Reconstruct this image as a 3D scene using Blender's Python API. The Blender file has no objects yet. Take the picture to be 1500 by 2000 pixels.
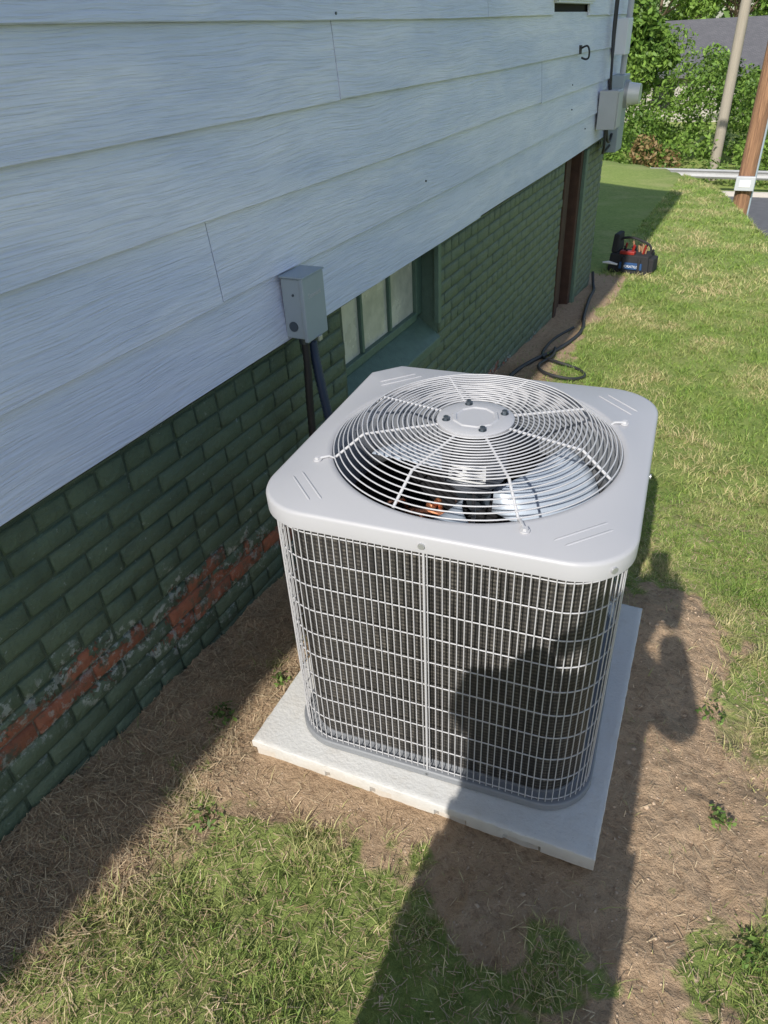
import bpy, math, random
import numpy as np
from mathutils import Vector, Matrix
random.seed(7); rng=np.random.default_rng(7)
rad=math.radians
D=bpy.data; C=bpy.context
sc=C.scene

# ------------------------------------------------------------ helpers
def link(o,parent=None):
    C.scene.collection.objects.link(o)
    if parent is not None: o.parent=parent
    return o
def empty(name,loc=(0,0,0),rotz=0,parent=None):
    o=D.objects.new(name,None); o.location=loc; o.rotation_euler=(0,0,rotz); o.empty_display_size=.2
    return link(o,parent)
def mobj(name,v,f,mat=None,parent=None,smooth=False,ang=35):
    me=D.meshes.new(name); me.from_pydata([tuple(p) for p in v],[],f); me.update()
    if mat:
        for m in (mat if isinstance(mat,(list,tuple)) else [mat]): me.materials.append(m)
    if smooth:
        me.polygons.foreach_set('use_smooth',[True]*len(me.polygons))
        me.set_sharp_from_angle(angle=rad(ang))
    return link(D.objects.new(name,me),parent)
class MB:
    def __init__(s): s.v=[]; s.f=[]; s.r=[]
    def add(s,v,f,r=0):
        o=len(s.v); s.v+= [tuple(p) for p in v]; s.f+=[tuple(i+o for i in q) for q in f]; s.r+=[r]*len(v)
    def box(s,x0,x1,y0,y1,z0,z1):
        s.add([(x0,y0,z0),(x1,y0,z0),(x1,y1,z0),(x0,y1,z0),(x0,y0,z1),(x1,y0,z1),(x1,y1,z1),(x0,y1,z1)],
              [(0,3,2,1),(4,5,6,7),(0,1,5,4),(1,2,6,5),(2,3,7,6),(3,0,4,7)])
    def tube(s,pts,r,seg=6,closed=False,cap=True):
        P=[Vector(p) for p in pts]; n=len(P); V=[];F=[]
        up=None
        for i in range(n):
            if closed: t=P[(i+1)%n]-P[i-1]
            else: t=P[min(i+1,n-1)]-P[max(i-1,0)]
            t.normalize()
            if up is None:
                up=Vector((0,0,1)) if abs(t.z)<.9 else Vector((1,0,0))
            a=up-t*up.dot(t)
            if a.length<1e-4: a=Vector((1,.3,.2)); a=a-t*a.dot(t)
            a.normalize(); up=a; b=t.cross(a)
            rr=r[i] if isinstance(r,(list,tuple)) else r
            for k in range(seg):
                an=2*math.pi*k/seg
                V.append(P[i]+a*math.cos(an)*rr+b*math.sin(an)*rr)
        m=n if closed else n-1
        for i in range(m):
            j=(i+1)%n
            for k in range(seg):
                k2=(k+1)%seg
                F.append((i*seg+k,j*seg+k,j*seg+k2,i*seg+k2))
        if not closed and cap:
            F.append(tuple(range(seg))); F.append(tuple((n-1)*seg+k for k in reversed(range(seg))))
        s.add(V,F)
    def cyl(s,c,r,h,seg=24,axis='z',r2=None):
        r2=r if r2 is None else r2
        V=[]
        for q,(rr,t) in enumerate(((r,0),(r2,h))):
            for k in range(seg):
                a=2*math.pi*k/seg; u,w=rr*math.cos(a),rr*math.sin(a)
                if axis=='z': V.append((c[0]+u,c[1]+w,c[2]+t))
                elif axis=='x': V.append((c[0]+t,c[1]+u,c[2]+w))
                else: V.append((c[0]+w,c[1]+t,c[2]+u))
        F=[(k,(k+1)%seg,seg+(k+1)%seg,seg+k) for k in range(seg)]
        F.append(tuple(reversed(range(seg)))); F.append(tuple(range(seg,2*seg)))
        s.add(V,F)
    def obj(s,name,mat=None,parent=None,smooth=False,ang=35,bevel=0):
        o=mobj(name,s.v,s.f,mat,parent,smooth,ang)
        if bevel:
            b=o.modifiers.new('b','BEVEL'); b.width=bevel; b.segments=2; b.limit_method='ANGLE'
        return o
def box(name,x0,x1,y0,y1,z0,z1,mat,parent=None,bevel=0):
    m=MB(); m.box(x0,x1,y0,y1,z0,z1); return m.obj(name,mat,parent,bevel=bevel)
def smooth_path(pts,n=8):
    P=[Vector(p) for p in pts]; out=[]
    for i in range(len(P)-1):
        p0=P[max(i-1,0)];p1=P[i];p2=P[i+1];p3=P[min(i+2,len(P)-1)]
        for k in range(n):
            t=k/n
            out.append(.5*((2*p1)+(-p0+p2)*t+(2*p0-5*p1+4*p2-p3)*t*t+(-p0+3*p1-3*p2+p3)*t**3))
    out.append(P[-1]); return out

_tab=rng.random((256,256))
def vnoise(x,y,s=1.0,o=0):
    x=np.asarray(x,float)*s+o*17.3+1000; y=np.asarray(y,float)*s+o*9.1+1000
    xi=np.floor(x).astype(int); yi=np.floor(y).astype(int); fx=x-xi; fy=y-yi
    fx=fx*fx*(3-2*fx); fy=fy*fy*(3-2*fy)
    g=lambda a,b:_tab[a%256,b%256]
    return (g(xi,yi)*(1-fx)+g(xi+1,yi)*fx)*(1-fy)+(g(xi,yi+1)*(1-fx)+g(xi+1,yi+1)*fx)*fy
def fbm(x,y,s=1.0,o=0,oct=4):
    r=0;a=.5;t=0
    for i in range(oct):
        r=r+a*vnoise(x,y,s*2**i,o+i); t+=a; a*=.5
    return r/t
def sstep(a,b,x):
    t=np.clip((x-a)/(b-a),0,1); return t*t*(3-2*t)

# ------------------------------------------------------------ materials
class NT:
    def __init__(s,name):
        s.m=D.materials.new(name); s.m.use_nodes=True; s.t=s.m.node_tree; s.n=s.t.nodes; s.l=s.t.links
        s.b=s.n['Principled BSDF']; s.out=s.n['Material Output']
        s.co=s.n.new('ShaderNodeTexCoord').outputs['Object']
    def map(s,scale=(1,1,1),loc=(0,0,0),rot=(0,0,0),src=None):
        n=s.n.new('ShaderNodeMapping'); s.l.new(src or s.co,n.inputs[0]); n.inputs['Location'].default_value=loc
        n.inputs['Rotation'].default_value=rot; n.inputs['Scale'].default_value=scale; return n.outputs[0]
    def noise(s,scale=5,detail=6,rough=.6,dist=0,vec=None):
        n=s.n.new('ShaderNodeTexNoise'); s.l.new(vec or s.co,n.inputs['Vector']); n.inputs['Scale'].default_value=scale
        n.inputs['Detail'].default_value=detail; n.inputs['Roughness'].default_value=rough; n.inputs['Distortion'].default_value=dist
        return n.outputs[0]
    def vor(s,scale=5,vec=None,out=0,feature='F1'):
        n=s.n.new('ShaderNodeTexVoronoi'); n.feature=feature; s.l.new(vec or s.co,n.inputs['Vector']); n.inputs['Scale'].default_value=scale
        return n.outputs[out]
    def math(s,op,a,b=0,c=0,clamp=False):
        n=s.n.new('ShaderNodeMath'); n.operation=op; n.use_clamp=clamp
        for i,v in enumerate((a,b,c)):
            if isinstance(v,bpy.types.NodeSocket): s.l.new(v,n.inputs[i])
            else: n.inputs[i].default_value=v
        return n.outputs[0]
    def ramp(s,f,stops,interp='LINEAR'):
        n=s.n.new('ShaderNodeValToRGB'); s.l.new(f,n.inputs[0]); cr=n.color_ramp; cr.interpolation=interp
        while len(cr.elements)<len(stops): cr.elements.new(.5)
        for e,(p,c) in zip(cr.elements,stops):
            e.position=p; e.color=tuple(c)+(1,) if not isinstance(c,(int,float)) else (c,c,c,1)
        return n.outputs[0]
    def mix(s,f,a,b,mode='MIX'):
        n=s.n.new('ShaderNodeMix'); n.data_type='RGBA'; n.blend_type=mode
        for i,v in ((0,f),(6,a),(7,b)):
            if isinstance(v,bpy.types.NodeSocket): s.l.new(v,n.inputs[i])
            elif isinstance(v,(int,float)): n.inputs[i].default_value=v if i==0 else (v,v,v,1)
            else: n.inputs[i].default_value=tuple(v)+(1,)
        return n.outputs[2]
    def attr(s,name,out='Fac'):
        n=s.n.new('ShaderNodeAttribute'); n.attribute_name=name; return n.outputs[out]
    def sep(s,src=None):
        n=s.n.new('ShaderNodeSeparateXYZ'); s.l.new(src or s.co,n.inputs[0]); return n.outputs
    def bump(s,h,strength=.5,dist=.01,prev=None):
        n=s.n.new('ShaderNodeBump'); n.inputs['Strength'].default_value=strength; n.inputs['Distance'].default_value=dist
        s.l.new(h,n.inputs['Height'])
        if prev is not None: s.l.new(prev,n.inputs['Normal'])
        return n.outputs[0]
    def fin(s,color=None,rough=None,metal=None,normal=None,spec=None):
        if color is not None:
            if isinstance(color,bpy.types.NodeSocket): s.l.new(color,s.b.inputs['Base Color'])
            else: s.b.inputs['Base Color'].default_value=tuple(color)+(1,)
        if rough is not None:
            if isinstance(rough,bpy.types.NodeSocket): s.l.new(rough,s.b.inputs['Roughness'])
            else: s.b.inputs['Roughness'].default_value=rough
        if metal is not None: s.b.inputs['Metallic'].default_value=metal
        if spec is not None: s.b.inputs['Specular IOR Level'].default_value=spec
        if normal is not None: s.l.new(normal,s.b.inputs['Normal'])
        return s.m
def simple(name,col,rough=.5,metal=0,var=.15,scale=12,bump=0,spec=None):
    t=NT(name); n=t.noise(scale,5,.65)
    c=t.mix(n,tuple(x*(1-var) for x in col),tuple(min(1,x*(1+var)) for x in col))
    nm=t.bump(t.noise(scale*6,4,.6),bump,.004) if bump else None
    return t.fin(c,rough,metal,nm,spec)

M={}
t=NT('ac_paint'); n=t.noise(3,5,.6); n2=t.noise(260,2,.5)
M['cap']=t.fin(t.mix(n,(.415,.415,.435),(.455,.455,.47)),t.ramp(n,[(.3,.34),(.7,.46)]),0,t.bump(n2,.05,.001))
M['wire']=simple('guard_wire_paint',(.50,.50,.515),.40,0,.08)
M['base']=simple('base_pan_paint',(.22,.23,.245),.5,0,.1)
M['black']=simple('black_plastic',(.02,.02,.022),.4,0,.2)
M['blackrub']=simple('black_rubber',(.025,.025,.027),.55,0,.3)
M['bluegrey_rub']=simple('conduit_plastic',(.035,.055,.105),.45,0,.2)
M['steel']=simple('galvanised_steel',(.50,.51,.52),.4,.6,.15,30)
M['dsteel']=simple('bolt_steel',(.10,.12,.14),.35,.7,.2,30)
M['copper']=simple('copper',(.75,.32,.17),.35,.8,.25,20)
M['motor']=simple('motor_steel',(.13,.14,.16),.4,.3,.15,20)
M['blade']=simple('fan_blade_aluminium',(.42,.48,.56),.4,.15,.12,9)
M['white']=simple('white_label',(.72,.72,.71),.5,0,.05)
M['ink']=simple('ink',(.03,.03,.04),.5)
M['red']=simple('red_plastic',(.30,.025,.018),.45,0,.25)
M['blue']=simple('blue_fabric',(.02,.07,.19),.8,0,.25,25,.3)
M['bagblk']=simple('black_fabric',(.022,.022,.024),.85,0,.3,40,.4)
M['tan']=simple('tan_leather',(.30,.17,.09),.7,0,.4,25)
M['boxgrey']=simple('electrical_box_paint',(.30,.36,.41),.42,0,.08,8)
M['boxgrey2']=simple('meter_box_paint',(.46,.48,.50),.45,0,.1,8)
M['glassw']=simple('meter_glass',(.7,.72,.72),.1,0,.1)
M['rust']=simple('rotted_wood',(.065,.034,.022),.85,0,.7,14,.8)
M['trimwhite']=simple('white_trim',(.70,.73,.80),.5,0,.06,5)
M['greenframe']=simple('green_frame_paint',(.105,.17,.13),.5,0,.35,22,.6)
M['asph_road']=simple('asphalt',(.12,.122,.13),.9,0,.35,6,.5)
M['dark']=simple('dark_interior',(.012,.012,.012),.9)

t=NT('coil_fins'); uv=t.n.new('ShaderNodeUVMap').outputs[0]
s_=t.sep(uv)
rows=t.math('SINE',t.math('MULTIPLY',s_[1],2*math.pi/.0105)); rows=t.math('MULTIPLY_ADD',rows,.5,.5)
tub=t.math('SINE',t.math('MULTIPLY',s_[1],2*math.pi/.0254)); tub=t.math('MULTIPLY_ADD',tub,.5,.5)
st=t.noise(1,4,.6,0,t.map((190,7,1),src=uv))
big=t.noise(1,3,.5,0,t.map((14,3,1),src=uv))
f=t.math('MULTIPLY',t.math('MULTIPLY_ADD',rows,.65,.35),t.math('MULTIPLY_ADD',st,2.2,-.6,True))
c=t.ramp(f,[(0,(.012,.012,.013)),(.35,(.075,.068,.06)),(.8,(.26,.235,.20))])
c=t.mix(t.math('MULTIPLY',tub,.35),c,(.02,.02,.02))
c=t.mix(t.math('MULTIPLY',big,.8),c,(.028,.028,.03),'MIX')
M['coil']=t.fin(c,.55,.2,t.bump(f,.6,.003))

# siding: embossed wood grain running along the board
t=NT('siding_paint'); oid=t.attr('rnd')
dn=t.noise(1.6,2,.5)
mv=t.n.new('ShaderNodeVectorMath'); mv.operation='ADD'
cs=t.n.new('ShaderNodeCombineXYZ'); t.l.new(t.math('ADD',t.math('MULTIPLY',dn,.05),t.math('MULTIPLY',oid,7.0)),cs.inputs[2]); t.l.new(t.co,mv.inputs[0]); t.l.new(cs.outputs[0],mv.inputs[1])
g=t.noise(1,3,.55,.4,t.map((1,5,180),src=mv.outputs[0]))
g2=t.noise(1,2,.5,.35,t.map((1,2.0,75),src=mv.outputs[0]))
w=t.noise(1,4,.6,.5,t.map((1,.8,4.2)))
w2=t.noise(1,5,.7,.3,t.map((6,2.5,9)))
col=t.mix(t.ramp(w,[(.40,0),(.62,1)]),(.63,.69,.87),(.82,.845,.96))
col=t.mix(t.math('MULTIPLY',t.ramp(w2,[(.32,1),(.5,0)]),.20),col,(.48,.53,.68))
col=t.mix(t.math('MULTIPLY',t.ramp(g,[(.38,1),(.5,0)]),.22),col,(.38,.42,.56))
col=t.mix(t.math('MULTIPLY',oid,.16),col,(.57,.61,.74))
mold=t.noise(75,3,.7); spots=t.ramp(mold,[(.76,0),(.79,1)])
col=t.mix(t.math('MULTIPLY',spots,.45),col,(.2,.2,.2))
M['siding']=t.fin(col,.5,0,t.bump(g,.75,.006,t.bump(g2,.3,.006)))

# painted brick
t=NT('painted_brick'); xyz=t.sep(); r=t.attr('rnd'); mort=t.attr('mort')
hg=t.math('ADD',xyz[2],t.math('MULTIPLY',xyz[1],.148))
band=t.math('SUBTRACT',1,t.math('DIVIDE',t.math('ABSOLUTE',t.math('SUBTRACT',hg,.385)),.20),clamp=True)
near=t.math('SUBTRACT',1,t.math('MULTIPLY',t.math('ABSOLUTE',t.math('SUBTRACT',xyz[1],1.3)),.6),clamp=True)
n1=t.noise(9,8,.78,.6); n0=t.noise(2.6,3,.5)
mk=t.math('ADD',t.math('MULTIPLY',band,.34),t.math('ADD',t.math('MULTIPLY',r,.17),t.math('MULTIPLY',n1,.66)))
mk=t.math('ADD',mk,t.math('MULTIPLY',n0,.28))
mk=t.math('ADD',mk,t.math('MULTIPLY',near,.12))
mk=t.math('SUBTRACT',mk,t.math('MULTIPLY',mort,.03))
red=t.ramp(mk,[(.912,0),(.93,1)])
edge=t.ramp(mk,[(.80,0),(.87,1),(.93,1),(1.0,0)])
edge=t.math('MULTIPLY',edge,t.ramp(t.noise(38,4,.7),[(.51,0),(.57,1)]))
gn=t.noise(14,7,.75,.3); pl=t.noise(48,5,.7,.8)
gcol=t.mix(gn,(.072,.12,.08),(.13,.19,.13))
gcol=t.mix(t.ramp(t.noise(1.2,3,.5),[(.4,0),(.65,1)]),gcol,(.135,.185,.12))
gcol=t.mix(t.math('MULTIPLY',t.ramp(t.noise(5,6,.75,.5),[(.52,0),(.66,1)]),.45),gcol,(.06,.085,.06))
gcol=t.mix(t.math('MULTIPLY',r,.18),gcol,(.055,.10,.068))
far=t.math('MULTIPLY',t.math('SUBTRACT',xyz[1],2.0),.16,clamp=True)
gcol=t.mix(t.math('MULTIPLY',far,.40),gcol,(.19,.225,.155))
gcol=t.mix(t.math('MULTIPLY',mort,.50),gcol,(.03,.05,.035))
fl=t.ramp(t.noise(60,3,.7,.5),[(.67,0),(.70,1)])
gcol=t.mix(t.math('MULTIPLY',fl,.6),gcol,(.36,.42,.39))
rc=t.mix(t.noise(30,5,.7),(.24,.07,.04),(.46,.19,.11))
rc=t.mix(t.ramp(t.noise(13,6,.8),[(.50,0),(.62,1)]),rc,(.11,.12,.085))
rc=t.mix(t.math('MULTIPLY',mort,.75),rc,(.20,.17,.13))
col=t.mix(red,gcol,rc); col=t.mix(t.math('MULTIPLY',edge,.75),col,(.46,.50,.47))
h=t.math('SUBTRACT',t.math('MULTIPLY',pl,.6),t.math('MULTIPLY',red,.7))
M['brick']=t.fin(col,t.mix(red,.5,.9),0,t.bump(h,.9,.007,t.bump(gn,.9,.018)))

t=NT('concrete'); a=t.noise(6,8,.65); b=t.noise(90,4,.6); p=t.vor(70)
c=t.mix(a,(.54,.535,.51),(.70,.69,.665)); c=t.mix(t.math('MULTIPLY',t.ramp(p,[(.05,1),(.14,0)]),.3),c,(.3,.29,.27))
z=t.sep()[2]
dirt=t.ramp(t.math('ADD',t.math('MULTIPLY',z,-9),t.math('MULTIPLY',a,1.0)),[(.50,0),(.90,1)])
c=t.mix(t.math('MULTIPLY',t.ramp(t.noise(14,6,.75),[(.54,0),(.70,1)]),.25),c,(.42,.36,.28))
c=t.mix(t.math('MULTIPLY',dirt,.45),c,(.42,.34,.24))
M['concrete']=t.fin(c,.9,0,t.bump(b,.5,.004,t.bump(a,.4,.008)))

# ground
t=NT('ground_soil_and_turf'); d=t.attr('dirt')
a=t.noise(5,8,.7); b=t.noise(45,6,.75); cc=t.noise(160,4,.7)
soil=t.mix(a,(.40,.27,.165),(.64,.47,.31)); soil=t.mix(t.math('MULTIPLY',t.ramp(b,[(.33,1),(.5,0)]),.8),soil,(.26,.17,.105))
soil=t.mix(t.math('MULTIPLY',t.ramp(cc,[(.6,0),(.72,1)]),.5),soil,(.70,.58,.42))
pa=t.noise(1.3,5,.6,.6); pb=t.noise(22,6,.8); pc=t.noise(.35,3,.5)
tu=t.mix(t.ramp(pb,[(.3,0),(.7,1)]),(.13,.20,.045),(.37,.43,.13))
tu=t.mix(t.math('MULTIPLY',t.ramp(pa,[(.48,0),(.70,1)]),.5),tu,(.46,.43,.19))
tu=t.mix(t.math('MULTIPLY',t.ramp(pc,[(.4,0),(.6,1)]),.3),tu,(.30,.40,.09))
dd=t.ramp(t.math('ADD',d,t.math('MULTIPLY_ADD',b,.5,-.25)),[(.35,0),(.6,1)])
M['ground']=t.fin(t.mix(dd,tu,soil),.95,0,t.bump(b,.9,.02,t.bump(cc,.6,.006)),.2)

def veg(name,trans=.35,rough=.5):
    t=NT(name); c=t.attr('Col','Color')
    t.fin(c,rough,0,None,.3)
    if trans:
        tr=t.n.new('ShaderNodeBsdfTranslucent'); t.l.new(c,tr.inputs[0]); mx=t.n.new('ShaderNodeMixShader'); mx.inputs[0].default_value=trans
        t.l.new(t.b.outputs[0],mx.inputs[1]); t.l.new(tr.outputs[0],mx.inputs[2]); t.l.new(mx.outputs[0],t.out.inputs[0])
    return t.m
M['grass']=veg('grass_blades',0.2,.55); M['leaf']=veg('leaves',.35,.5); M['straw']=veg('straw',0,.8)
t=NT('bark'); v=t.map((9,9,1.2)); n=t.noise(3,6,.7,.4,v)
M['bark']=t.fin(t.mix(n,(.10,.07,.05),(.24,.18,.13)),.9,0,t.bump(n,.8,.02))
t=NT('pole_grey_wood'); n=t.noise(3,6,.7,.3,t.map((12,12,.5)))
M['poleg']=t.fin(t.mix(n,(.24,.21,.16),(.42,.37,.30)),.85,0,t.bump(n,.6,.02))
t=NT('pole_brown_wood'); n=t.noise(3,7,.8,.3,t.map((12,12,.5)))
M['poleb']=t.fin(t.mix(t.ramp(n,[(.35,0),(.65,1)]),(.12,.06,.035),(.44,.24,.13)),.85,0,t.bump(n,.8,.03))
t=NT('roof_shingles'); br=t.n.new('ShaderNodeTexBrick'); t.l.new(t.map((1,1,1)),br.inputs[0]); br.inputs['Scale'].default_value=3.2
br.inputs['Color1'].default_value=(.09,.09,.10,1); br.inputs['Color2'].default_value=(.14,.135,.145,1); br.inputs['Mortar'].default_value=(.05,.05,.055,1); br.inputs['Mortar Size'].default_value=.03
M['shingle']=t.fin(t.mix(.4,br.outputs[0],t.mix(t.noise(1.5,6,.8),(.08,.08,.085),(.18,.175,.18))),.9,0,None)
M['nwall']=simple('neighbour_wall',(.45,.42,.37),.8,0,.1,3)
t=NT('dirty_glass'); a=t.noise(4,5,.6)
M['glass']=t.fin(t.mix(t.ramp(a,[(.35,0),(.65,1)]),(.42,.42,.36),(.75,.73,.62)),t.ramp(a,[(.3,.1),(.7,.4)]),0,None,.6)
M['cloth']=simple('denim',(.05,.07,.13),.85,0,.2,30); M['shirt']=simple('shirt_fabric',(.08,.09,.10),.85,0,.2,30)
M['skin']=simple('skin',(.55,.34,.25),.5,0,.08,10); M['hair']=simple('hair',(.05,.03,.02),.6)

# ------------------------------------------------------------ terrain function
EX=[-60,-20,-8,-3.07,-1.75,-.62,.2,1,3,6,12,60]
EY=[34,26,21,17.6,16.4,13.9,10.1,7.6,5.6,3.5,1,-20]
PC=(-.49,1.405); PR=rad(2.4)
def pad_dist(x,y):
    dx=x-PC[0]; dy=y-PC[1]; u=dx*math.cos(PR)+dy*math.sin(PR); w=-dx*math.sin(PR)+dy*math.cos(PR)
    a=np.maximum(np.abs(u)-.456,0); b=np.maximum(np.abs(w)-.452,0); return np.hypot(a,b)
def gz0(x,y):
    x=np.asarray(x,float); y=np.asarray(y,float)
    z=np.where(y<.3,.05,np.where(y<7,.05-.083*(y-.3),-.506-.035*(y-7)))
    w=np.exp(-(pad_dist(x,y)/.33)**2)*sstep(-1.25,-.95,x)
    z=z*(1-w)+w*(.003-.02*(y-1))
    z=z-.05*np.maximum(x-.6,0)
    ye=np.interp(x,EX,EY); s=np.maximum(y-ye,0)
    z=z-.75*s*s/(s+.7)
    z=np.maximum(z,-2.9)
    z=np.where(y>28,np.minimum(-2.9+.03*(y-28),0.5),z)
    return z
def gz(x,y):
    x=np.asarray(x,float); y=np.asarray(y,float)
    z=gz0(x,y)
    f=np.exp(-np.maximum(y-4,0)/3)
    pd=pad_dist(x,y); k=.35+.65*sstep(0,.2,pd)
    z=z+f*k*(.040*(fbm(x,y,3.5,1)-.5)+.030*(fbm(x,y,14,2,4)-.5)+.014*(fbm(x,y,42,6,3)-.5))
    z=z+.02*sstep(-1.0,-1.3,x)*(y<7)
    z=z+.05*np.minimum(np.maximum(y-5,0)/5,1)*(fbm(x,y,.5,5,2)-.5)*(y<26)*(z>-2.85)
    return z
def dirtf(x,y):
    x=np.asarray(x,float); y=np.asarray(y,float)
    n=fbm(x,y,4.5,3,4)-.5; n2=fbm(x,y,13,7,3)-.5
    d=pad_dist(x,y)
    r=.16+.10*sstep(-.15,.1,x)
    a=1-sstep(r-.08,r+.12,d+.34*n+.28*n2)
    b=1-sstep(-1.15,-.86,x+.35*n+.18*n2)
    b=b*(y<7.6)*.95
    c=np.exp(-(((x-.25)/.15)**2+((y-1.3)/.33)**2))*1.3*(.5+1.6*(n+.25))
    e=sstep(.55,.68,fbm(x,y,4.6,11,4))*.85*(1-sstep(1.2,1.9,y))
    return np.clip(np.maximum(np.maximum(a,b),np.maximum(c,e)),0,1)

def axis(fa,fb,step,lo,hi,grow=1.12):
    m=list(np.arange(fa,fb,step)); s=step; p=m[-1]
    while p<hi: s=min(s*grow,6 if abs(p)>40 else (.6 if abs(p)<30 else 2)); p+=s; m.append(p)
    s=step; p=m[0]; q=[]
    while p>lo: s=min(s*grow,6); p-=s; q.append(p)
    return np.array(q[::-1]+m)
gx=axis(-1.4,.75,.010,-160,160); gy=axis(.1,2.8,.010,-80,260,1.05)
X,Y=np.meshgrid(gx,gy); Z=gz(X,Y); nx,ny=len(gx),len(gy)
co=np.stack([X,Y,Z],-1).reshape(-1,3)
me=D.meshes.new('ground'); me.vertices.add(nx*ny); me.vertices.foreach_set('co',co.ravel())
i,j=np.meshgrid(np.arange(nx-1),np.arange(ny-1)); b=(j*nx+i).ravel()
q=np.stack([b,b+1,b+1+nx,b+nx],1); me.loops.add(q.size); me.loops.foreach_set('vertex_index',q.ravel())
me.polygons.add(len(q)); me.polygons.foreach_set('loop_start',np.arange(0,q.size,4)); me.polygons.foreach_set('loop_total',np.full(len(q),4))
me.polygons.foreach_set('use_smooth',np.ones(len(q),bool))
me.update(calc_edges=True); at=me.attributes.new('dirt','FLOAT','POINT'); at.data.foreach_set('value',dirtf(X,Y).ravel())
me.materials.append(M['ground']); link(D.objects.new('ground',me))

# road with kerb
m=MB(); xs=np.linspace(-70,70,29); V=[];F=[]
for k,x in enumerate(xs):
    V+=[(x,19.6,-2.89),(x,25.2,-2.89)]
    if k: F.append((2*k-2,2*k,2*k+1,2*k-1))
m.add(V,F); m.obj('road',M['asph_road'])
box('kerb',-70,70,25.205,25.36,-3.0,-2.77,M['concrete'])
# guardrail
gr=empty('guardrail')
m=MB(); prof=[(0,.70),(-.05,.66),(0,.60),(0,.56),(-.05,.50),(0,.44)]
V=[];F=[]; L=np.linspace(-30,22,53)
for k,x in enumerate(L):
    for (a,b_) in prof: V.append((x,25.6-.045*x*(x<0)+a,-2.95+b_+.02))
    if k:
        for q_ in range(5):
            o=(k-1)*6+q_; F.append((o,o+6,o+7,o+1))
m.add(V,F); m.obj('rail',simple('guardrail_steel',(.42,.42,.41),.5,.2,.25,2),gr)
m=MB()
for x in np.arange(-29,22,1.9):
    yy=25.65-.045*x*(x<0); m.box(x-.05,x+.05,yy,yy+.15,-3,-2.27)
m.obj('posts',M['steel'],gr)

# ------------------------------------------------------------ grass
def blade_mesh(name,x,y,h,w,lean,col,mat):
    n=len(x); z=gz(x,y)-.004
    a=rng.random(n)*2*np.pi; tx,ty=np.cos(a)*w/2,np.sin(a)*w/2
    la=rng.random(n)*2*np.pi; lx,ly=np.cos(la)*lean,np.sin(la)*lean
    V=np.zeros((n,5,3))
    V[:,0]=np.stack([x-tx,y-ty,z],1); V[:,1]=np.stack([x+tx,y+ty,z],1)
    mz=z+h*.6
    V[:,2]=np.stack([x+tx*.8+lx*.35,y+ty*.8+ly*.35,mz],1); V[:,3]=np.stack([x-tx*.8+lx*.35,y-ty*.8+ly*.35,mz],1)
    V[:,4]=np.stack([x+lx,y+ly,z+h*.95],1)
    b=np.arange(n)*5
    idx=np.concatenate([np.stack([b,b+1,b+2,b+3],1),np.stack([b+3,b+2,b+4],1)],1).ravel()
    st=np.stack([np.arange(n)*7,np.arange(n)*7+4],1).ravel(); tot=np.tile([4,3],n)
    me=D.meshes.new(name); me.vertices.add(n*5); me.vertices.foreach_set('co',V.ravel()); me.loops.add(n*7); me.loops.foreach_set('vertex_index',idx)
    me.polygons.add(n*2); me.polygons.foreach_set('loop_start',st); me.polygons.foreach_set('loop_total',tot); me.update(calc_edges=True)
    at=me.attributes.new('Col','FLOAT_COLOR','POINT')
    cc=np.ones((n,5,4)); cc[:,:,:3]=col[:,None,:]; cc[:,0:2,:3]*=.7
    at.data.foreach_set('color',cc.ravel()); me.materials.append(mat); return link(D.objects.new(name,me))
def gcolor(x,y,n):
    nearb=1-sstep(.7,1.6,y)
    yel=np.clip((fbm(x,y,3.0,21,4)-.5)*2.6+.24+.20*nearb+rng.normal(0,.24,n),0,1)[:,None]
    g=np.array([.15,.27,.05]); g2=np.array([.34,.45,.10]); s=np.array([.68,.59,.31]); s2=np.array([.48,.36,.19])
    k=rng.random((n,1)); c=(g*(1-k)+g2*k)*(1-yel)+(s*(1-k*.5)+s2*k*.5)*yel
    return c*(.7+.5*rng.random((n,1)))
def scatter(x0,x1,y0,y1,dens,kf):
    n=int((x1-x0)*(y1-y0)*dens); x=rng.uniform(x0,x1,n); y=rng.uniform(y0,y1,n)
    k=rng.random(n)<kf(x,y); return x[k],y[k]
inpad=lambda x,y: pad_dist(x,y)<.012
def kn(x,y):
    d=dirtf(x,y); cl=fbm(x,y,18,31,3); c2=fbm(x,y,6,33,3)
    nb=1-sstep(1.6,3.0,y)
    base=np.clip(.35+2.4*(cl-.38),.05,1)*(1-nb*np.clip(1.9*(.56-c2)*3,0,.8))
    return np.where(inpad(x,y)|(x<-1.31),0,np.clip(1-1.15*d,0.02,1)*base)
xs_=[];ys_=[];hs=[];ws=[]
for (a,b_,c_,d_,de,h0,w0) in ((-1.32,.75,.05,3.0,38000,.025,.0022),(-1.32,1.6,3.0,7,9500,.030,.0042),(-4.2,2.0,7,18,2800,.036,.0085),(.75,2.5,-1,3.0,3500,.035,.005),(-1.3,.75,-1.2,.05,2000,.035,.005)):
    x,y=scatter(a,b_,c_,d_,de,kn)
    if c_>=7:
        k=(y<np.interp(x,EX,EY)+1.5)&~((x<-1.3)&(y<7.4)); x,y=x[k],y[k]
    n=len(x); cl=fbm(x,y,7,41,3)
    xs_.append(x);ys_.append(y); hs.append(h0*(.45+rng.random(n)*.95)*(.3+1.45*cl)); ws.append(w0*(.6+.7*rng.random(n)))
gxs=np.concatenate(xs_);gys=np.concatenate(ys_);h=np.concatenate(hs);w=np.concatenate(ws)
blade_mesh('grass',gxs,gys,h,w,h*rng.uniform(.2,1.7,len(gxs)),gcolor(gxs,gys,len(gxs)),M['grass'])
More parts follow.
